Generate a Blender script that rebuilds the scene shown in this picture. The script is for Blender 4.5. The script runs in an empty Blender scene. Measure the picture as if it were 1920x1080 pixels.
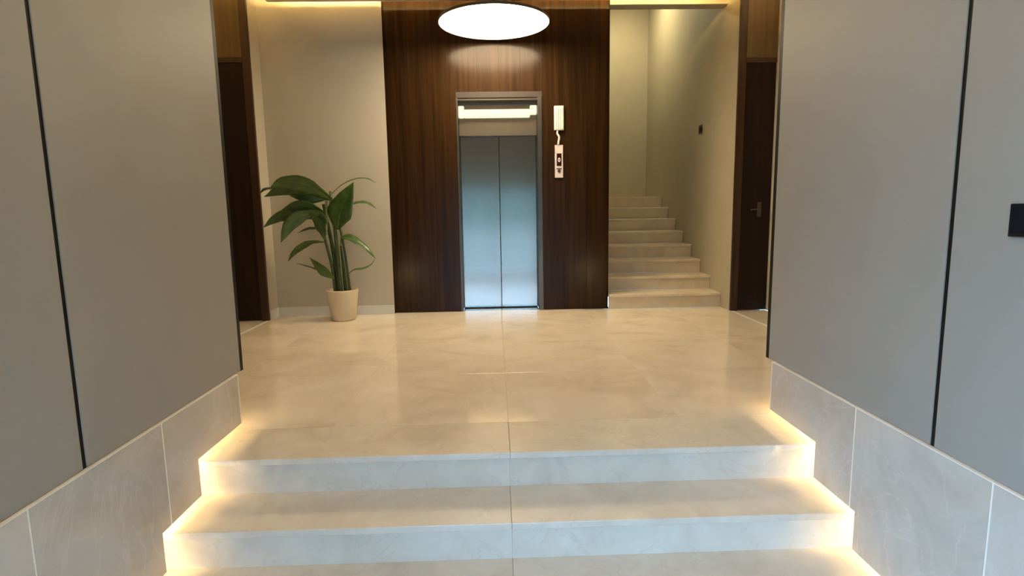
import bpy, bmesh, math, random
from mathutils import Vector, Matrix
random.seed(7)
S = bpy.context.scene
COL = S.collection

# ------------------------------------------------------------------ camera
cam_d = bpy.data.cameras.new('camera'); cam = bpy.data.objects.new('camera', cam_d); COL.objects.link(cam)
FPX = 1067.24
cam_d.sensor_fit = 'HORIZONTAL'; cam_d.sensor_width = 36.0; cam_d.lens = 36.0 * FPX / 1920.0
cam_d.clip_start = 0.02
fw = Vector((0.027618, 0.990291, -0.136242)); rt = Vector((0.999411, -0.03013, -0.016415)); up = Vector((0.020361, 0.135709, 0.99054))
M = Matrix((rt, up, -fw)).transposed().to_4x4(); M.translation = (0, 0, 1.14)
cam.matrix_world = M
S.camera = cam

# ------------------------------------------------------------------ world, daylight, exposure
W = bpy.data.worlds.new('world'); S.world = W; W.use_nodes = True
bg = W.node_tree.nodes['Background']
bg.inputs['Color'].default_value = (0.30, 0.59, 1.0, 1); bg.inputs['Strength'].default_value = 13.5
S.view_settings.view_transform = 'Standard'; S.view_settings.look = 'None'
S.view_settings.gamma = 1.0; S.view_settings.exposure = 0.27; S.view_settings.use_curve_mapping = False

def area_light(name, loc, direction, sx, sy, energy=0, color=(1, 1, 1), portal=False):
    l = bpy.data.lights.new(name, 'AREA'); l.shape = 'RECTANGLE'; l.size = sx; l.size_y = sy
    l.energy = energy; l.color = color
    if portal: l.cycles.is_portal = True
    o = bpy.data.objects.new(name, l); COL.objects.link(o)
    o.location = loc; o.rotation_euler = Vector(direction).to_track_quat('-Z', 'Y').to_euler()
    return o
# daylight openings of the lobby (portals only guide the sky light through real openings)
area_light('entrance_daylight_portal', (0.0, -2.32, 0.62), (0, 1, 0), 2.5, 2.3, portal=True)
area_light('side_window_daylight_portal', (-1.56, -0.6, 0.95), (1, 0, 0), 2.9, 2.9, portal=True)
# lamp on the stairwell ceiling, above the visible flight
area_light('stairwell_ceiling_light', (1.85, 8.6, 4.33), (0.1, 0.15, -1), 0.5, 0.5, 32, (1.0, 0.86, 0.5))

# ------------------------------------------------------------------ materials
def new_mat(name):
    m = bpy.data.materials.new(name); m.use_nodes = True
    nt = m.node_tree; b = nt.nodes['Principled BSDF']
    return m, nt, b
def L(nt, a, b): nt.links.new(a, b)
def plain(name, col, rough=0.5, metal=0.0, noise=0.0, nscale=8.0, spec=0.5, bump=0.0, coat=0.0):
    m, nt, b = new_mat(name)
    b.inputs['Base Color'].default_value = (*col, 1); b.inputs['Roughness'].default_value = rough
    b.inputs['Metallic'].default_value = metal; b.inputs['Specular IOR Level'].default_value = spec
    b.inputs['Coat Weight'].default_value = coat; b.inputs['Coat Roughness'].default_value = 0.08
    if noise or bump:
        g = nt.nodes.new('ShaderNodeNewGeometry'); n = nt.nodes.new('ShaderNodeTexNoise')
        n.inputs['Scale'].default_value = nscale; n.inputs['Detail'].default_value = 5
        L(nt, g.outputs['Position'], n.inputs['Vector'])
        if noise:
            r = nt.nodes.new('ShaderNodeValToRGB')
            r.color_ramp.elements[0].position = .3; r.color_ramp.elements[1].position = .7
            r.color_ramp.elements[0].color = (*[c * (1 - noise) for c in col], 1)
            r.color_ramp.elements[1].color = (*[min(1, c * (1 + noise)) for c in col], 1)
            L(nt, n.outputs['Fac'], r.inputs['Fac']); L(nt, r.outputs['Color'], b.inputs['Base Color'])
        if bump:
            bp = nt.nodes.new('ShaderNodeBump'); bp.inputs['Strength'].default_value = bump; bp.inputs['Distance'].default_value = .002
            L(nt, n.outputs['Fac'], bp.inputs['Height']); L(nt, bp.outputs['Normal'], b.inputs['Normal'])
    return m
def emit(name, col, strength):
    m, nt, b = new_mat(name)
    b.inputs['Base Color'].default_value = (.8, .8, .78, 1)
    b.inputs['Emission Color'].default_value = (*col, 1); b.inputs['Emission Strength'].default_value = strength
    return m
def marble(name, dark, mid, light, vein, rough=.1, scale=1.0, spec=.5):
    m, nt, b = new_mat(name)
    g = nt.nodes.new('ShaderNodeNewGeometry'); oi = nt.nodes.new('ShaderNodeObjectInfo')
    mul = nt.nodes.new('ShaderNodeVectorMath'); mul.operation = 'MULTIPLY_ADD'
    cmb = nt.nodes.new('ShaderNodeCombineXYZ')
    for i in range(3): L(nt, oi.outputs['Random'], cmb.inputs[i])
    L(nt, cmb.outputs[0], mul.inputs[0]); mul.inputs[1].default_value = (17, 31, 9); L(nt, g.outputs['Position'], mul.inputs[2])
    n1 = nt.nodes.new('ShaderNodeTexNoise'); n1.inputs['Scale'].default_value = 2.2 * scale; n1.inputs['Detail'].default_value = 9
    n1.inputs['Roughness'].default_value = .62; n1.inputs['Distortion'].default_value = .8
    L(nt, mul.outputs[0], n1.inputs['Vector'])
    r1 = nt.nodes.new('ShaderNodeValToRGB'); e = r1.color_ramp.elements
    e[0].position = .3; e[0].color = (*dark, 1); e[1].position = .72; e[1].color = (*light, 1)
    x = e.new(.5); x.color = (*mid, 1)
    L(nt, n1.outputs['Fac'], r1.inputs['Fac'])
    n2 = nt.nodes.new('ShaderNodeTexNoise'); n2.inputs['Scale'].default_value = 1.5 * scale; n2.inputs['Detail'].default_value = 7
    n2.inputs['Distortion'].default_value = 2.0; L(nt, mul.outputs[0], n2.inputs['Vector'])
    sub = nt.nodes.new('ShaderNodeMath'); sub.operation = 'SUBTRACT'; sub.inputs[1].default_value = .5; L(nt, n2.outputs['Fac'], sub.inputs[0])
    ab = nt.nodes.new('ShaderNodeMath'); ab.operation = 'ABSOLUTE'; L(nt, sub.outputs[0], ab.inputs[0])
    mr = nt.nodes.new('ShaderNodeMapRange'); mr.inputs['From Min'].default_value = 0; mr.inputs['From Max'].default_value = .012
    mr.inputs['To Min'].default_value = .28; mr.inputs['To Max'].default_value = 0; L(nt, ab.outputs[0], mr.inputs['Value'])
    mx = nt.nodes.new('ShaderNodeMix'); mx.data_type = 'RGBA'; L(nt, mr.outputs[0], mx.inputs['Factor'])
    L(nt, r1.outputs['Color'], mx.inputs['A']); mx.inputs['B'].default_value = (*vein, 1)
    L(nt, mx.outputs['Result'], b.inputs['Base Color'])
    b.inputs['Roughness'].default_value = rough; b.inputs['Specular IOR Level'].default_value = spec
    return m
def wood(name, dark, light, rough=.3, coat=.0, sx=22.0, sz=.7, croughness=.1, spec=.4):
    m, nt, b = new_mat(name)
    g = nt.nodes.new('ShaderNodeNewGeometry'); oi = nt.nodes.new('ShaderNodeObjectInfo')
    mp = nt.nodes.new('ShaderNodeMapping'); mp.inputs['Scale'].default_value = (sx, sx, sz)
    cmb = nt.nodes.new('ShaderNodeCombineXYZ'); mm = nt.nodes.new('ShaderNodeMath'); mm.operation = 'MULTIPLY'; mm.inputs[1].default_value = 40
    L(nt, oi.outputs['Random'], mm.inputs[0]); L(nt, mm.outputs[0], cmb.inputs[2]); L(nt, cmb.outputs[0], mp.inputs['Location'])
    L(nt, g.outputs['Position'], mp.inputs['Vector'])
    n = nt.nodes.new('ShaderNodeTexNoise'); n.inputs['Scale'].default_value = 1; n.inputs['Detail'].default_value = 7; n.inputs['Distortion'].default_value = .6
    L(nt, mp.outputs[0], n.inputs['Vector'])
    r = nt.nodes.new('ShaderNodeValToRGB'); e = r.color_ramp.elements
    e[0].position = .32; e[0].color = (*dark, 1); e[1].position = .7; e[1].color = (*light, 1)
    L(nt, n.outputs['Fac'], r.inputs['Fac']); L(nt, r.outputs['Color'], b.inputs['Base Color'])
    b.inputs['Roughness'].default_value = rough; b.inputs['Coat Weight'].default_value = coat; b.inputs['Coat Roughness'].default_value = croughness
    b.inputs['Specular IOR Level'].default_value = spec
    return m
def steel(name, col, rough):
    m, nt, b = new_mat(name)
    g = nt.nodes.new('ShaderNodeNewGeometry'); mp = nt.nodes.new('ShaderNodeMapping'); mp.inputs['Scale'].default_value = (1.2, 1.2, 26)
    L(nt, g.outputs['Position'], mp.inputs['Vector'])
    n = nt.nodes.new('ShaderNodeTexNoise'); n.inputs['Scale'].default_value = 1; n.inputs['Detail'].default_value = 4
    L(nt, mp.outputs[0], n.inputs['Vector'])
    bp = nt.nodes.new('ShaderNodeBump'); bp.inputs['Strength'].default_value = .12; bp.inputs['Distance'].default_value = .0012
    L(nt, n.outputs['Fac'], bp.inputs['Height']); L(nt, bp.outputs['Normal'], b.inputs['Normal'])
    b.inputs['Base Color'].default_value = (*col, 1); b.inputs['Metallic'].default_value = 1; b.inputs['Roughness'].default_value = rough
    return m

m_floor = marble('polished_beige_marble', (.65, .55, .42), (.76, .66, .53), (.82, .74, .62), (.86, .79, .67), .06, spec=.95)
m_step = marble('step_marble', (.61, .53, .42), (.70, .62, .50), (.77, .70, .58), (.52, .44, .34), .22, 1.3)
m_stair = marble('stair_cream_marble', (.62, .52, .37), (.70, .60, .44), (.76, .67, .50), (.60, .50, .36), .2, 1.3)
m_dado = marble('dado_marble', (.44, .38, .31), (.52, .46, .38), (.60, .54, .46), (.66, .60, .52), .08, 1.0, spec=.7)
m_panel = plain('grey_taupe_laminate', (.31, .28, .236), .5, noise=.03, nscale=3, spec=.35)
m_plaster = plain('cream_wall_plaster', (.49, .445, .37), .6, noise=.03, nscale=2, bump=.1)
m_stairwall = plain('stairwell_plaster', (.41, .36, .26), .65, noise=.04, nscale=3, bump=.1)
m_core = plain('grey_wall_core', (.16, .14, .12), .7, noise=.05, nscale=3)
m_ceil = plain('ceiling_paint', (.68, .64, .54), .7, noise=.02)
m_base = plain('white_gloss_skirting', (.66, .65, .62), .3, noise=.02)
m_cap = plain('cream_capping_strip', (.85, .78, .66), .3, noise=.02)
m_black = plain('black_metal_inlay', (.006, .0055, .005), .5, noise=.1, spec=.2)
m_wood = wood('walnut_veneer', (.015, .0066, .0022), (.038, .0165, .0052), .2, spec=.16)
m_woodframe = wood('door_frame_walnut', (.022, .008, .003), (.050, .020, .007), .35)
m_transom = wood('transom_veneer', (.075, .045, .018), (.12, .075, .03), .4)
m_door = wood('very_dark_door_stain', (.007, .0025, .0015), (.018, .007, .004), .35, sx=14, spec=.25)
m_steel = steel('brushed_lift_steel', (.33, .295, .245), .13)
m_steelp = steel('lift_frame_steel', (.13, .115, .095), .35)
m_head = steel('warm_lift_head_steel', (.20, .16, .115), .35)
m_darksteel = plain('dark_lift_lintel', (.028, .019, .015), .55, metal=.2, noise=.1)
m_grout = plain('grey_joint_mortar', (.34, .29, .21), .8, noise=.1, nscale=30)
m_led = emit('warm_led_tape', (1.0, .72, .34), 185)
m_cove = emit('warm_cove_led_tape', (1.0, .68, .25), 110)
m_disc = emit('pendant_opal_diffuser', (1.0, .81, .52), 27)
m_reflbar = emit('reflection_bar_glow', (1.0, .90, .60), .80); m_reflbar.node_tree.nodes['Principled BSDF'].inputs['Base Color'].default_value = (.18, .16, .12, 1)  # glow of the imitated reflection in the lift head
m_white = plain('white_plastic', (.72, .68, .60), .35, noise=.02)
m_pinkst = plain('pale_call_plate', (.62, .54, .52), .35, noise=.03)
m_blackg = plain('black_glass', (.008, .009, .012), .12, noise=.05)
m_display = plain('dark_red_display', (.03, .004, .006), .15, noise=.05)
m_digit = emit('red_display_digit', (1.0, .25, .3), .35)
m_pot = plain('cream_ceramic', (.66, .56, .40), .35, noise=.03, nscale=12)
m_soil = plain('dark_potting_soil', (.035, .022, .012), .9, noise=.4, nscale=60, bump=1)
m_leaf = plain('glossy_green_leaf', (.040, .088, .014), .35, noise=.35, nscale=14)
m_leafy = plain('young_green_leaf', (.065, .125, .022), .35, noise=.3, nscale=14)
m_rib = plain('pale_green_midrib', (.16, .24, .07), .4, noise=.2, nscale=20)
m_stem = plain('green_stem', (.045, .075, .018), .45, noise=.35, nscale=25)
m_stempale = plain('pale_stem_sheath', (.24, .27, .11), .45, noise=.25, nscale=25)
m_glassm, _nt, _b = new_mat('clear_glass')
_b.inputs['Transmission Weight'].default_value = 1; _b.inputs['Roughness'].default_value = 0; _b.inputs['IOR'].default_value = 1.02
m_pave = plain('outdoor_paving', (.20, .17, .14), .8, noise=.12, nscale=1.5)
m_facade = plain('opposite_facade', (.16, .17, .13), .8, noise=.15, nscale=.6)

# ------------------------------------------------------------------ mesh helpers
def bx(bm, x0, x1, y0, y1, z0, z1, bev=0.0):
    r = bmesh.ops.create_cube(bm, size=1)
    bmesh.ops.scale(bm, vec=(x1 - x0, y1 - y0, z1 - z0), verts=r['verts'])
    bmesh.ops.translate(bm, vec=((x0 + x1) / 2, (y0 + y1) / 2, (z0 + z1) / 2), verts=r['verts'])
    if bev:
        ed = {e for v in r['verts'] for e in v.link_edges}
        bmesh.ops.bevel(bm, geom=list(ed), offset=bev, segments=2, affect='EDGES', profile=.5)
    return bm
def prism(bm, pts, axis, a, b):
    """extrude a polygon (2D points) along an axis from a to b"""
    def P(u, v, w): return {'x': (w, u, v), 'y': (u, w, v), 'z': (u, v, w)}[axis]
    lo = [bm.verts.new(P(u, v, a)) for u, v in pts]; hi = [bm.verts.new(P(u, v, b)) for u, v in pts]
    bm.faces.new(lo); bm.faces.new(hi[::-1])
    n = len(pts)
    for i in range(n): bm.faces.new((lo[i], hi[i], hi[(i + 1) % n], lo[(i + 1) % n]))
    bmesh.ops.recalc_face_normals(bm, faces=bm.faces[:])
    return bm
def lathe(bm, prof, c=(0, 0, 0), seg=48):
    rings = []
    for r, z in prof:
        if r < 1e-5: rings.append([bm.verts.new((c[0], c[1], c[2] + z))])
        else: rings.append([bm.verts.new((c[0] + r * math.cos(2 * math.pi * i / seg), c[1] + r * math.sin(2 * math.pi * i / seg), c[2] + z)) for i in range(seg)])
    for A, B in zip(rings, rings[1:]):
        for i in range(seg):
            j = (i + 1) % seg
            if len(A) == 1 and len(B) == 1: continue
            if len(A) == 1: bm.faces.new((A[0], B[i], B[j]))
            elif len(B) == 1: bm.faces.new((A[i], B[0], A[j]))
            else: bm.faces.new((A[i], B[i], B[j], A[j]))
    bmesh.ops.recalc_face_normals(bm, faces=bm.faces[:])
    return bm
def spline(pts, n):
    P = [Vector(p) for p in pts]; P = [P[0] * 2 - P[1]] + P + [P[-1] * 2 - P[-2]]
    out = []; m = len(P) - 3
    for k in range(n + 1):
        t = k / n * m; i = min(int(t), m - 1); u = t - i
        a, b, c, d = P[i:i + 4]
        out.append(.5 * ((2 * b) + (c - a) * u + (2 * a - 5 * b + 4 * c - d) * u * u + (3 * b - a - 3 * c + d) * u ** 3))
    return out
def tube(bm, pts, r0, r1, n=14, seg=8):
    Q = spline(pts, n); rings = []
    for i, q in enumerate(Q):
        t = (Q[min(i + 1, n)] - Q[max(i - 1, 0)]).normalized()
        a = t.cross(Vector((0, 1, .013))).normalized(); b = t.cross(a); r = r0 + (r1 - r0) * i / n
        rings.append([bm.verts.new(q + a * r * math.cos(2 * math.pi * k / seg) + b * r * math.sin(2 * math.pi * k / seg)) for k in range(seg)])
    for A, B in zip(rings, rings[1:]):
        for k in range(seg): bm.faces.new((A[k], A[(k + 1) % seg], B[(k + 1) % seg], B[k]))
    bm.faces.new(rings[0][::-1]); bm.faces.new(rings[-1])
    bmesh.ops.recalc_face_normals(bm, faces=bm.faces[:])
    return bm
def NB(): return bmesh.new()
def obj(name, bm, mat, parent=None, smooth=False, origin=None):
    """link a bmesh given in world coordinates as one mesh object"""
    base = Vector(origin) if origin else Vector((0, 0, 0))
    pw = Vector((0, 0, 0)); p = parent
    while p: pw += p.location; p = p.parent
    bmesh.ops.translate(bm, vec=-(base if origin else pw), verts=bm.verts[:])
    me = bpy.data.meshes.new(name); bm.to_mesh(me); bm.free()
    me.materials.append(mat)
    if smooth:
        for f in me.polygons: f.use_smooth = True
    o = bpy.data.objects.new(name, me); COL.objects.link(o)
    if parent: o.parent = parent
    if origin: o.location = base - pw
    return o
def box(name, mat, x0, x1, y0, y1, z0, z1, parent=None, bev=0.0, origin=None):
    return obj(name, bx(NB(), x0, x1, y0, y1, z0, z1, bev), mat, parent, origin=origin)
def tag(o, label, cat=None, group=None, kind=None):
    o['label'] = label
    if cat: o['category'] = cat
    if group: o['group'] = group
    if kind: o['kind'] = kind
    return o
def root(name, loc, label, cat, group=None, kind=None):
    o = bpy.data.objects.new(name, None); COL.objects.link(o); o.location = loc; o.empty_display_size = .1
    return tag(o, label, cat, group, kind)
def dup(o, loc, parent):
    c = o.copy(); COL.objects.link(c); c.location = loc; c.parent = parent; return c

# ------------------------------------------------------------------ dimensions (metres; landing floor = 0)
XL, XR = -1.380, 1.491            # faces of the two marble dados
Y1, Y2, Y3 = 2.565, 2.251, 1.937  # the three nosings
Z2, Z3, ZF = -0.175, -0.345, -0.52
YE, YP = 2.969, 3.044             # dado end, panel end
ZD = 0.297                        # dado top
XS, XT = -2.444, 2.563            # hall side walls
YD, YB = 6.088, 6.354             # side door wall, back wall
YW = 6.40                         # face of the walnut wall
ZC, ZU = 3.27, 3.60               # dropped ceiling, upper ceiling
WL, WR = -1.148, 1.276            # walnut wall from / to
LX0, LX1 = -0.40, 0.54            # lift opening

# ------------------------------------------------------------------ structure: walls
def struct(o, label): return tag(o, label, None, None, 'structure')
bm = NB()
bx(bm, -3.6, XL - .20, 1.0, YE + .04, ZF - .1, ZU)
wall_left = struct(obj('wall_left', bm, m_core), 'left lobby wall carrying grey panels above a marble dado')
bm = NB()
bx(bm, XR + .20, 2.97, -2.3, YE + .04, ZF - .1, ZU)
wall_right = struct(obj('wall_right', bm, m_core), 'right lobby wall carrying grey panels above a marble dado')
struct(box('wall_back', m_plaster, -3.6, WL, YB, 6.7, 0, ZU), 'cream back wall behind the potted plant')
struct(box('wall_shaft_left', m_plaster, WL, LX0, YW + .022, 6.7, 0, ZU), 'shaft wall behind the walnut left of the lift')
struct(box('wall_shaft_top', m_plaster, LX0, LX1, YW + .022, 6.7, 2.41, ZU), 'shaft wall behind the walnut over the lift')
struct(box('wall_shaft_rear', m_plaster, LX0, LX1, 6.66, 6.7, 0, 2.41), 'shaft wall behind the lift doors')
struct(box('wall_shaft_right', m_plaster, LX1, WR - .012, YW + .022, 9.7, 0, 4.4), 'shaft wall behind the walnut right of the lift')
bm = NB(); bx(bm, -3.6, XS, YD + .03, YB, 0, ZU)
struct(obj('wall_corner', bm, m_plaster), 'narrow cream wall corner beside the left dark door')
bm = NB()
bx(bm, XT, 2.985, YD + .03, 9.9, 0, 4.4)
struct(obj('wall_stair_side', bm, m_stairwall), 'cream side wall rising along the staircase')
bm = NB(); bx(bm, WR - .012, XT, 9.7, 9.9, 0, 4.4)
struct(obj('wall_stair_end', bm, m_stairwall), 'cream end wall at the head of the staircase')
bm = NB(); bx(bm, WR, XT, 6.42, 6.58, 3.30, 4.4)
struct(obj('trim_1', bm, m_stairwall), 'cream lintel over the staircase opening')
bm = NB(); bx(bm, 2.965, 2.985, YE - .012, YD + .03, 0, ZU)
struct(obj('wall_alcove_right', bm, m_plaster), 'pale alcove wall beside the right dark door')
bm = NB(); bx(bm, -3.6, -3.45, YE - .012, YD + .03, 0, ZU)
struct(obj('wall_alcove_left', bm, m_plaster), 'pale alcove wall beside the left dark door')
# entrance wall behind the camera, with glazed opening
bm = NB()
bx(bm, -3.6, -1.25, -2.4, -2.3, ZF - .1, ZU); bx(bm, 1.25, 2.95, -2.4, -2.3, ZF - .1, ZU); bx(bm, -1.25, 1.25, -2.4, -2.3, 1.75, ZU)
bx(bm, -1.62, XL - .10, -2.3, 1.0, 2.4, ZU); bx(bm, -1.62, XL - .10, -2.3, -2.05, ZF - .1, 2.4)
struct(obj('wall_front', bm, m_plaster), 'entrance wall with wide glazed openings')
bm = NB()
for x in (-1.25, -.03, 1.19): bx(bm, x, x + .06, -2.38, -2.32, ZF, 1.75)
bx(bm, -1.25, 1.25, -2.38, -2.32, 1.69, 1.75)
d3 = struct(obj('door_3', bm, m_black), 'glazed entrance door with black frame')
box('pane', m_glassm, -1.19, -.03, -2.355, -2.345, ZF + .02, 1.69, d3); box('pane', m_glassm, .03, 1.19, -2.355, -2.345, ZF + .02, 1.69, d3)
bm = NB()
for y in (-2.05, -.56, .94): bx(bm, -1.58, -1.52, y, y + .06, ZF, 2.4)
bx(bm, -1.58, -1.52, -2.05, 1.0, 2.34, 2.4); bx(bm, -1.58, -1.52, -2.05, 1.0, ZF, ZF + .06)
w1 = struct(obj('window_1', bm, m_black), 'tall side window of the entrance with black frame')
box('pane', m_glassm, -1.555, -1.545, -1.99, -.56, ZF + .06, 2.34, w1); box('pane', m_glassm, -1.555, -1.545, -.5, .94, ZF + .06, 2.34, w1)
# outside
struct(box('ground_outside', m_pave, -70, 70, -70, -2.4, ZF - .3, ZF - .02), 'pale paving outside the entrance')
struct(box('ground_outside_side', m_pave, -70, -3.6, -2.4, 30, ZF - .3, ZF - .02), 'pale paving outside the side window')
struct(box('ground_outside_corner', m_pave, -3.6, -1.62, -2.4, 1.0, ZF - .3, ZF - .02), 'pale paving under the side window')
struct(box('wall_opposite', m_facade, -60, 60, -56, -50, ZF - .3, 7.5), 'grey green house front across the street')

# wall panels, black inlays, dados
def panels(wall, xf, side, spans, name='wall_panel'):
    # xf: dado face; panels sit 12 mm behind it; side = -1 left wall, +1 right wall
    a, b = sorted((xf + side * .012, xf + side * .199))
    for y0, y1 in spans:
        box(name, m_panel, a, b, y0 + .010, y1 - .010, ZD + .004, 3.2, wall, bev=.0015)
    for y0, y1 in spans[1:]:
        c, d = sorted((xf + side * .016, xf + side * .05))
        box('black_joint_strip', m_black, c, d, y1 - .0095, y1 + .0095, ZD + .004, 3.2, wall)
    box('black_edge_strip', m_black, a, b, spans[0][1] - .0095, spans[0][1] + .022, ZD + .002, 3.2, wall)
panels(wall_left, XL, -1, [(1.855, YP), (1.0, 1.855)])
panels(wall_right, XR, 1, [(1.843, YP), (.65, 1.843), (-.55, .65), (-1.75, -.55)])
GAP = .030
prof = [(Y1, 0.0), (Y2, Z2), (Y3, Z3), (-9, ZF)]     # z of the walking surface behind each nosing
def zsurf(y):
    for yy, z in prof:
        if y > yy - .015: return z
    return ZF
def dado(wall, xf, side, joints):
    a, b = sorted((xf, xf + side * .012))
    for y1, y0 in zip(joints, joints[1:]):
        A, B = y0 + .003, y1 - .003
        br = [yy - .015 - GAP for yy, _ in prof[:3] if A < yy - .015 - GAP < B]
        pts = [(A, ZD), (B, ZD)]; ys = [B] + sorted(br, reverse=True)
        z = zsurf(B + GAP) + GAP
        pts.append((B, z))
        for y in sorted(br, reverse=True):
            pts.append((y, z)); z = zsurf(y) + GAP; pts.append((y, z))
        pts.append((A, z))
        jz = zsurf(B + GAP) + GAP
        c, d = sorted((xf - side * .0006, xf + side * .010))
        box('joint_fillet', m_cap, c, d, B - .0015, B + .0045, jz, ZD, wall)
        obj('dado_slab', prism(NB(), pts, 'x', a, b), m_dado, wall)
    # ledge on top of the dado
    c, d = sorted((xf - side * .002, xf + side * .199))
    box('dado_capping', m_cap, c, d, joints[-1], joints[0], ZD, ZD + .003, wall)
dado(wall_left, XL, -1, [YE, 2.274, 1.60, 1.0])
dado(wall_right, XR, 1, [YE, 2.243, 1.583, .92, .26, -.4, -1.06, -1.72])
# LED tape hidden behind the dado, following the steps
def led(xf, side, ymin, label):
    bm = NB(); x0, x1 = sorted((xf + side * .188, xf + side * .1985)); o1, o2 = .0675, .0735
    y = YE + .035
    for (yy, z), zn in zip(prof[:3], [Z2, Z3, ZF]):
        e = yy - .015
        bx(bm, x0, x1, e - o1, y, z + o1, z + o2)
        bx(bm, x0, x1, e - o2, e - o1, zn + o1, z + o2)
        y = e - o2
    bx(bm, x0, x1, ymin, y, ZF + o1, ZF + o2)
    return tag(obj('led_strip', bm, m_led), label, 'light strip', 'step lights')
led(XL, -1, 1.1, 'warm light strip glowing under the left dado along the step ends')
led(XR, 1, -1.7, 'warm light strip glowing under the right dado along the step ends')

# ------------------------------------------------------------------ floor
bm = NB()
bx(bm, XL - .20, XR + .20, Y1 + .02, YE, ZF - .1, -.031)
bx(bm, -3.6, 2.985, YE - .012, 6.7, -.2, -.031)
bx(bm, XL - .25, XR + .20, -2.4, Y3 + .3, ZF - .2, ZF - .021)
floor = struct(obj('floor', bm, m_grout), 'polished beige marble floor of the landing and hall')
J = .0003
xs = [XS, -1.83, -.89, .05, .99, 1.93, XT]
for x0, x1 in ((XL - .199, .05), (.05, XR + .199)):
    box('nosing_slab', m_step, x0 + J, x1 - J, Y1 - .0, YE - .012 - J, -.03, 0, floor, bev=.003)
ys = [YE - .012, 3.90, 4.845, 5.79, YW + .02]
for y0, y1 in zip(ys, ys[1:]):
    for x0, x1 in zip(xs, xs[1:]):
        if y1 > 6.3:
            if x1 < -1: y1b = YB
            elif x0 > WR - .4: y1b = YB + .01
            else: y1b = y1
            if x0 < XT < x1 + .01 or x0 <= XS: pass
        else: y1b = y1
        box('floor_tile', m_floor, x0 + J, x1 - J, y0 + J, y1b - J, -.03, 0, floor, bev=.0008)
for y0, y1 in zip(ys, ys[1:]):
    box('floor_tile', m_floor, -3.45, XS - .03, y0 + J, min(y1, YD + .03) - J, -.03, -.001, floor)
    box('floor_tile', m_floor, XT + .03, 2.964, y0 + J, min(y1, YD + .03) - J, -.03, -.001, floor)
for x0, x1 in ((XS - .03, XS), (XT, XT + .03)):
    box('threshold_strip', m_base, x0 + J, x1 - J, YE + .05, YD + .03, -.03, .002, floor)
for y0 in (-2.3, -1.36, -.42, .52, 1.46):
    for x0, x1 in ((XL - .199, -.89), (-.89, .05), (.05, .99), (.99, XR + .199)):
        box('floor_tile', m_step, x0 + J, x1 - J, y0 + J, min(y0 + .94, Y3 + .02) - J, ZF - .02, ZF, floor, bev=.0008)

# entrance steps: treads and risers of marble, two slabs each
st = root('entrance_steps', (0.05, Y2, ZF), 'pale marble steps leading up to the landing', 'steps')
lo = [(Y1, 0.0, Z2, None), (Y2, Z2, Z3, Y1), (Y3, Z3, ZF, Y2)]
for y, zt, zb, yn in lo:
    for x0, x1 in ((XL - .198, .046), (.046, XR + .198)):
        if yn is not None:
            box('tread', m_step, x0 + J, x1 - J, y, yn + .04, zt - .03, zt, st, bev=.003)
        box('riser', m_step, x0 + J, x1 - J, y + .015, y + .035, zb + .0005, zt - .0302, st)
bm = NB()
bx(bm, XL - .195, XR + .195, Y2 + .036, Y1 + .03, ZF, Z2 - .031); bx(bm, XL - .195, XR + .195, Y3 + .036, Y2 + .036, ZF, Z3 - .031)
obj('step_core', bm, m_grout, st)

# ------------------------------------------------------------------ ceiling
bm = NB(); bx(bm, -3.6, 2.95, -2.4, 6.7, ZU, ZU + .15); bx(bm, WR - .1, 2.95, 6.58, 9.9, 4.4, 4.5)
ceil = struct(obj('ceiling', bm, m_ceil), 'cream upper ceiling above the cove')
CX0, CX1, CY0, CY1 = -2.27, 2.36, 3.3, 6.20
drop = struct(box('ceiling_panel', m_ceil, CX0, CX1, CY0, CY1, ZC, ZC + .05, bev=.004), 'dropped ceiling panel with a lit cove around its edge')
bm = NB(); q = ZC + .05
bx(bm, CX0 + .06, CX1 - .06, CY1 - .07, CY1 - .06, q, q + .02); cov = [('back', bm)]
bm = NB(); bx(bm, CX0 + .06, CX0 + .07, CY0 + .1, CY1 - .08, q, q + .02); cov.append(('left', bm))
bm = NB(); bx(bm, CX1 - .07, CX1 - .06, CY0 + .1, CY1 - .08, q, q + .02); cov.append(('right', bm))
for side, bm in cov:
    tag(obj('cove_led_strip', bm, m_cove), 'warm cove light washing the top of the %s' % {'back': 'back wall above the plant', 'left': 'left side above the dark door', 'right': 'right side above the staircase corner'}[side], 'light strip', 'cove lights')

# recessed light over the entrance steps (the photo shows it only as a warm reflection)
m_down = emit('recessed_light_diffuser', (1.0, .74, .40), 8.5)
cl = root('ceiling_light', (.05, 1.3, ZU - .03), 'warm recessed ceiling light above the entrance steps', 'lamp')
bm = NB()
for a in ((-.68, .78, .82, .86), (-.68, .78, 1.74, 1.78), (-.68, -.64, .86, 1.74), (.74, .78, .86, 1.74)): bx(bm, *a, ZU - .03, ZU - .0005)
obj('frame', bm, m_base, cl)
box('diffuser', m_down, -.639, .739, .861, 1.739, ZU - .02, ZU - .0005, cl)

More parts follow.
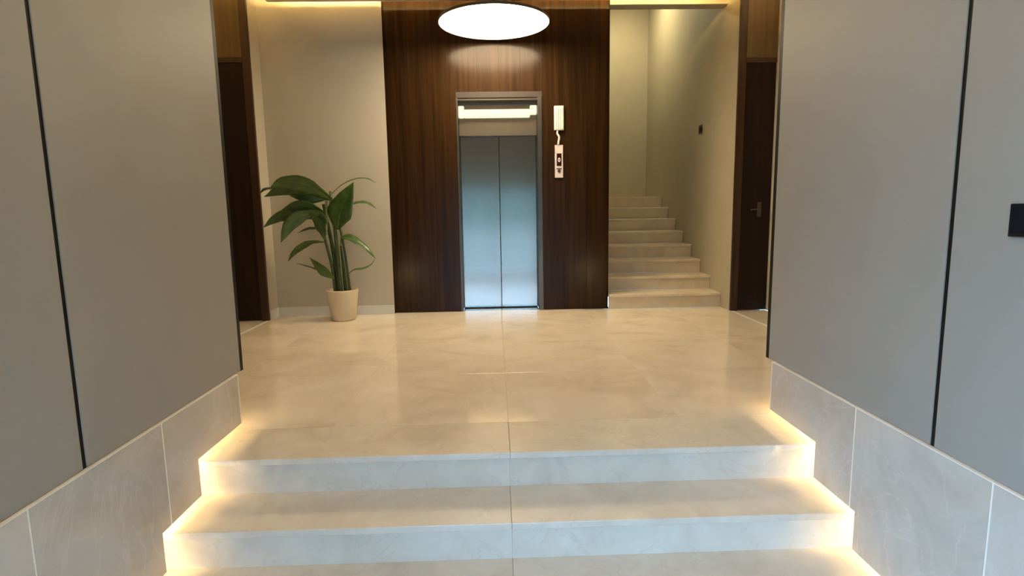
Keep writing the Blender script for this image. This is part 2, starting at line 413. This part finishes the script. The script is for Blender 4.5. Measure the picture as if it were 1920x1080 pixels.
# ------------------------------------------------------------------ walnut wall and skirting
ww = struct(root('wall_walnut', (0, YW, 0), 'dark walnut panelled wall around the lift', None), 'dark walnut panelled wall around the lift')
def boards(x0, x1, n, z0, z1):
    w = (x1 - x0) / n
    first = None
    for i in range(n):
        a = x0 + i * w
        if first is None: first = box('walnut_board', m_wood, a + .0004, a + w - .0004, YW, YW + .021, z0, z1, ww, bev=.0006, origin=(a, YW, z0))
        else: dup(first, Vector((a, YW, z0)) - ww.location, ww)
boards(WL, LX0, 3, 0.002, ZU); boards(LX1, WR, 3, 0.002, ZU); boards(LX0, LX1, 4, 2.41, ZU)
bm = NB(); bx(bm, WL, WL + .004, YB + .002, YW, .002, ZU); bx(bm, WR - .012, WR, YW, 9.7, 0, 4.4)
obj('walnut_return', bm, m_wood, ww)
tag(struct(box('baseboard_back', m_base, XS + .012, WL - .002, YB - .012, YB, .001, .10, bev=.002), ''), 'white skirting along the cream wall behind the plant', kind='structure')
tag(struct(box('baseboard_left', m_base, XS, XS + .012, YD + .03, YB, .001, .10, bev=.002), ''), 'short white skirting beside the left dark door', kind='structure')

# side doors
def side_door(name, x0, x1, side, ztop, label):
    # x0 = hall corner, x1 = far edge; side = direction away from the hall
    r = struct(root(name, ((x0 + x1) / 2, YD, 0), label, None), label)
    def bb(n, m, a, b, y0, y1, z0, z1, par=r, bev=.002):
        a, b = sorted((a, b)); return box(n, m, a, b, y0, y1, z0, z1, par, bev=bev)
    bb('door_frame', m_woodframe, x0, x0 + side * .075, YD - .008, YD + .028, .001, ZU - .002)
    bb('transom_panel', m_transom, x0 + side * .077, x1, YD, YD + .028, ztop + .05, ZU - .002)
    bb('head_frame', m_woodframe, x0 + side * .077, x1, YD - .004, YD + .028, ztop, ztop + .048)
    leaf = bb('door_leaf', m_door, x0 + side * .079, x1 - side * .002, YD + .008, YD + .028, .006, ztop - .003)
    return r, leaf
d1, leaf1 = side_door('door_1', XS, -3.44, -1, 2.66, 'very dark wooden door beside the potted plant')
d2, leaf2 = side_door('door_2', XT, 2.962, 1, 2.61, 'very dark wooden door right of the staircase')
def handle(x, side, leaf):
    bm = NB(); bx(bm, x - .022, x + .022, YD + .002, YD + .008, 1.02, 1.18, .002)
    tube(bm, [(x, YD + .004, 1.1), (x, YD - .04, 1.1)], .009, .009, 3)
    tube(bm, [(x, YD - .04, 1.1), (x - side * .06, YD - .045, 1.1), (x - side * .11, YD - .04, 1.098)], .009, .008, 5)
    h = obj('door_handle', bm, plain('dark_bronze', (.10, .085, .06), .35, metal=.8, noise=.1), leaf); h['label'] = 'dark metal lever handle'
handle(-3.36, 1, leaf1); handle(2.84, 1, leaf2)

# ------------------------------------------------------------------ lift
lift = root('lift_entrance', (.07, YW, 0), 'brushed steel lift doors set into the walnut wall', 'elevator')
box('jamb', m_steelp, LX0 + .001, LX0 + .022, YW - .004, 6.64, .001, 2.345, lift, bev=.002)
box('jamb', m_steelp, LX1 - .052, LX1 - .004, YW - .004, 6.64, .001, 2.345, lift, bev=.002)
box('lintel', m_darksteel, LX0 + .001, LX1 - .001, YW - .006, YW + .0215, 2.346, 2.408, lift, bev=.002)
box('head_soffit', m_head, LX0 + .023, LX1 - .053, YW + .01, 6.64, 2.325, 2.345, lift)
box('head_panel', m_head, LX0 + .023, LX1 - .053, 6.53, 6.55, 1.962, 2.324, lift, bev=.002)
box('head_soffit', m_head, LX0 + .023, LX1 - .053, 6.55, 6.64, 1.962, 1.975, lift)
xc = .062
la = box('door_leaf', m_steel, LX0 + .024, xc - .0025, 6.595, 6.625, .014, 1.96, lift, bev=.003)
lb = box('door_leaf', m_steel, xc + .0025, LX1 - .054, 6.595, 6.625, .014, 1.96, lift, bev=.003)
box('sill', m_steel, LX0 + .023, LX1 - .053, YW + .021, 6.655, -.03, .004, lift, bev=.001)
# added glowing bar imitating a light reflected in the steel lift head
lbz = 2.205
bar = root('reflection_bar', (.07, 6.5, 2.14), 'warm glowing bar imitating a light reflection above the lift doors', 'lamp')
box('diffuser', m_reflbar, LX0 + .085, LX1 - .13, 6.47, 6.529, 2.150, 2.238, bar, bev=.01)  # middle of the imitated reflection, no lamp part
box('reflection_end', m_reflbar, LX0 + .024, LX0 + .084, 6.46, 6.529, 2.150, 2.275, bar, bev=.008)
box('reflection_end', m_reflbar, LX1 - .129, LX1 - .056, 6.46, 6.529, 2.180, 2.275, bar, bev=.008)

# control things right of the lift
jb = root('junction_box', (.718, YW, 1.99), 'white ribbed plastic box above the lift call plate', 'box')
bm = NB(); bx(bm, .668, .772, YW - .035, YW - .0005, 1.992, 2.25, .006)
obj('housing', bm, m_white, jb)
for i in range(4):
    box('cover_rib', m_white, .680 + i * .023, .692 + i * .023, YW - .040, YW - .034, 2.005, 2.238, jb, bev=.002)
tag(obj('loose_cable', tube(NB(), [(.705, YW - .018, 1.991), (.702, YW - .022, 1.955), (.722, YW - .024, 1.92), (.716, YW - .02, 1.87), (.712, YW - .016, 1.838)], .011, .011, 16, 8), m_white, smooth=True),
    'short pale cable hanging between the white box and call plate', 'cable')
cp = root('call_panel', (.72, YW, 1.48), 'tall pale lift call plate with dark red display', 'control panel')
box('plate', m_pinkst, .674, .765, YW - .016, YW - .0005, 1.482, 1.836, cp, bev=.004)
dsp = box('display', m_display, .694, .746, YW - .020, YW - .0155, 1.61, 1.745, cp, bev=.002)
bm = NB(); lathe_pts = []
for a0 in range(20):
    t0, t1 = 2 * math.pi * a0 / 20, 2 * math.pi * (a0 + 1) / 20
    vs = [bm.verts.new((.72 + r * math.cos(t) * .75, YW - .0206, 1.675 + r * math.sin(t) * 1.3)) for r, t in ((.009, t0), (.017, t0), (.017, t1), (.009, t1))]
    bm.faces.new(vs)
obj('digit', bm, m_digit, dsp)
btn = obj('call_button', tube(NB(), [(.72, YW - .0155, 1.555), (.72, YW - .022, 1.555)], .017, .016, 2, 16), m_steelp, cp)
box('button_strip', m_steelp, .690, .750, YW - .0185, YW - .0155, 1.575, 1.585, cp)

# wall switch of the staircase and black panel at the right edge
sw = root('stair_switch', (XT, 7.15, 2.03), 'small dark switch on the wall above the staircase', 'switch')
box('plate', m_blackg, XT - .010, XT - .0005, 7.10, 7.20, 2.03, 2.135, sw, bev=.003)
box('rocker', m_black, XT - .014, XT - .0095, 7.122, 7.178, 2.05, 2.115, sw, bev=.002)
ip = root('wall_touch_panel', (XR, 1.55, 1.04), 'black glass wall panel at the right edge on grey panelling', 'switch')
box('plate', m_blackg, XR + .0015, XR + .0118, 1.50, 1.622, 1.038, 1.134, ip, bev=.003)
box('glass_face', m_blackg, XR - .001, XR + .002, 1.507, 1.615, 1.045, 1.127, ip, bev=.001)

# ------------------------------------------------------------------ pendant disc lamp
PX, PY, PZ, PR = .03, 5.772, 2.917, .532
pl = root('pendant_lamp', (PX, PY, PZ), 'large glowing round disc lamp hanging before the walnut wall', 'lamp')
m_rim = plain('thin_lamp_rim', (.10, .085, .065), .4, metal=.5, noise=.05)
obj('rim', lathe(NB(), [(0, .030), (PR - .02, .030), (PR + .004, .024), (PR + .004, 0), (PR - .004, 0), (PR - .004, .02), (0, .02)], (PX, PY, PZ), 72), m_rim, pl)
obj('diffuser', lathe(NB(), [(0, .0), (PR - .02, .0), (PR - .0045, .004), (PR - .0045, .018), (0, .018)], (PX, PY, PZ), 72), m_disc, pl)
obj('cord', tube(NB(), [(PX, PY, PZ + .03), (PX, PY, ZC - .02)], .004, .004, 2, 8), m_black, pl)
obj('ceiling_rose', lathe(NB(), [(0, -.03), (.05, -.03), (.06, -.022), (.06, -.0005), (0, -.0005)], (PX, PY, ZC), 32), m_rim, pl)

# ------------------------------------------------------------------ staircase on the right
sc = root('staircase', (1.92, YB, 0), 'cream marble staircase climbing behind the walnut wall', 'staircase')
TR, RS, NS = .3406, .1632, 8
tfirst = rfirst = None
for k in range(NS):
    y = YB + k * TR; z = (k + 1) * RS
    if tfirst is None:
        tfirst = box('tread', m_stair, WR + .001, XT - .001, y, y + TR + .03, z - .03, z, sc, bev=.004, origin=(WR, y, z))
        rfirst = box('riser', m_stair, WR + .001, XT - .001, y + .02, y + .038, z - RS + .0005, z - .0302, sc, origin=(WR, y, z))
    else:
        p = Vector((WR, y, z)) - sc.location
        if k < NS - 1: dup(tfirst, p, sc)
        dup(rfirst, p, sc)
box('stair_landing', m_stair, WR + .001, XT - .001, YB + (NS - 1) * TR, 9.699, NS * RS - .03, NS * RS, sc, bev=.003)

# ------------------------------------------------------------------ potted plant
PB = Vector((-1.643, 6.07, 0))
pp = root('potted_plant', PB, 'leafy green plant in a cream pot against the cream wall', 'plant')
pot = obj('pot', lathe(NB(), [(0, .002), (.118, .002), (.128, .012), (.166, .318), (.166, .326), (.160, .330), (.153, .326), (.150, .29), (0, .288)], PB, 48), m_pot, pp, True)
pot['label'] = 'cream tapered ceramic pot'
obj('soil', lathe(NB(), [(0, .302), (.08, .300), (.1515, .294), (.1515, .29), (0, .29)], PB, 32), m_soil, pp)
SC = 6.07 / 1067.0
def pw(px, py, dy=0.0):
    # plant drawing units (one unit is 5.7 mm) to metres, dy = metres towards the viewer
    return Vector((PB.x + (px - 642.5) * SC + (py - 600) * .00012, PB.y - dy, (601 - py) * SC))
def leaf(pts, w, ang=20, fold=.25, mat=None, peak=.42, drop=0.0):
    """leaf blade along pts (px, py, dy) with greatest width w metres; ang turns the blade about its midrib"""
    Q = spline([pw(*p) for p in pts], 16); n = 16; bm = NB(); rows = []
    a = math.radians(ang)
    for i, q in enumerate(Q):
        t = (Q[min(i + 1, n)] - Q[max(i - 1, 0)]).normalized()
        s = t.cross(Vector((0, -1, 0))).normalized(); nn = s.cross(t)
        s2 = s * math.cos(a) + nn * math.sin(a); n2 = s2.cross(t)
        u = i / n
        prof = (u / peak) ** .75 if u < peak else max(0, 1 - ((u - peak) / (1 - peak)) ** 1.7)
        h = w * .5 * max(prof, .02)
        wav = .05 * h * math.sin(i * 1.9)
        rows.append([bm.verts.new(q + s2 * h * f + n2 * (abs(f) * h * fold + wav * f)) for f in (-1, -.55, 0, .55, 1)])
    for A, B in zip(rows, rows[1:]):
        for k in range(4): bm.faces.new((A[k], A[k + 1], B[k + 1], B[k]))
    bmesh.ops.recalc_face_normals(bm, faces=bm.faces[:])
    g = bmesh.ops.solidify(bm, geom=bm.faces[:], thickness=.0016)
    o = obj('leaf', bm, mat or m_leaf, pp, True)
    obj('midrib', tube(NB(), [pw(*p) for p in pts], .0042, .0012, 12, 6), m_rib if not mat else mat, o, True)
    return o
# stems rising from the soil
def stem(pts, r0, r1, mat=m_stem): return obj('stem', tube(NB(), [pw(*p) for p in pts], r0, r1, 16, 8), mat, pp, True)
stem([(637, 551, .0), (634, 490, .0), (629, 440, .0), (622, 385, .01)], .026, .016)
stem([(643, 551, .04), (642, 480, .04), (640, 420, .03), (637, 362, .03)], .026, .014)
stem([(649, 551, -.03), (648, 500, -.02), (646, 462, -.02)], .024, .010)
stem([(632, 551, .03), (630, 500, .04), (622, 450, .05), (616, 405, .06)], .018, .012)
stem([(659, 551, .02), (656, 490, .03), (652, 440, .04), (648, 422, .05)], .016, .010)
stem([(624, 440, .06), (630, 405, .08), (632, 370, .09)], .018, .013, m_stempale)
stem([(640, 425, .06), (637, 395, .08), (640, 376, .08)], .014, .012, m_stempale)
# blades
leaf([(642, 380, .09), (615, 360, .14), (588, 352, .16), (560, 358, .18), (529, 371, .20)], .20, 20, .22)
leaf([(643, 378, .07), (624, 362, .20), (602, 349, .28), (572, 347, .32), (550, 356, .33)], .20, 30, .2)
leaf([(640, 372, .05), (612, 372, .10), (585, 366, .14), (562, 362, .16)], .15, 20, .25)
leaf([(637, 370, .02), (590, 358, .06), (552, 354, .06), (524, 355, .07), (512, 366, .08)], .11, 78, .15)
leaf([(647, 432, .06), (653, 408, .09), (666, 380, .11), (684, 347, .11)], .27, 6, .2, peak=.4)
leaf([(636, 366, -.03), (655, 350, -.06), (678, 340, -.08), (700, 339, -.09), (717, 347, -.10)], .11, 80, .12)
leaf([(650, 395, -.04), (675, 385, -.08), (697, 384, -.10), (714, 395, -.12)], .12, 76, .15)
leaf([(628, 402, .07), (607, 392, .12), (585, 386, .15), (556, 394, .17)], .15, 26, .22)
leaf([(622, 412, .03), (590, 404, .08), (560, 402, .12), (538, 411, .14), (519, 425, .15)], .14, 36, .22)
leaf([(624, 405, .08), (598, 402, .14), (574, 414, .18), (561, 432, .19), (551, 452, .20)], .15, 28, .22)
leaf([(628, 428, .06), (622, 412, .10), (612, 402, .13), (596, 396, .15)], .15, 20, .22)
leaf([(622, 450, .06), (621, 432, .10), (614, 415, .12), (602, 404, .13)], .11, 15, .22)
leaf([(620, 432, .0), (606, 428, -.03), (588, 428, -.05), (566, 437, -.06)], .09, 70, .15)
leaf([(624, 454, .03), (600, 452, .07), (580, 460, .10), (566, 472, .12), (556, 487, .13)], .11, 58, .2)
leaf([(646, 462, -.02), (652, 448, .0), (668, 449, .03), (695, 467, .05), (711, 486, .05)], .115, 60, .2)
leaf([(635, 522, .06), (622, 510, .09), (610, 498, .10), (594, 481, .10)], .115, 14, .3, m_leafy)
leaf([(628, 522, .0), (612, 509, .02), (590, 499, .03), (564, 492, .03)], .07, 66, .2)
leaf([(652, 520, -.02), (664, 509, -.06), (682, 507, -.10), (696, 500, -.12), (704, 489, -.14)], .05, 70, .2)  # thin blade mostly standing in for a leaf shadow on the wall
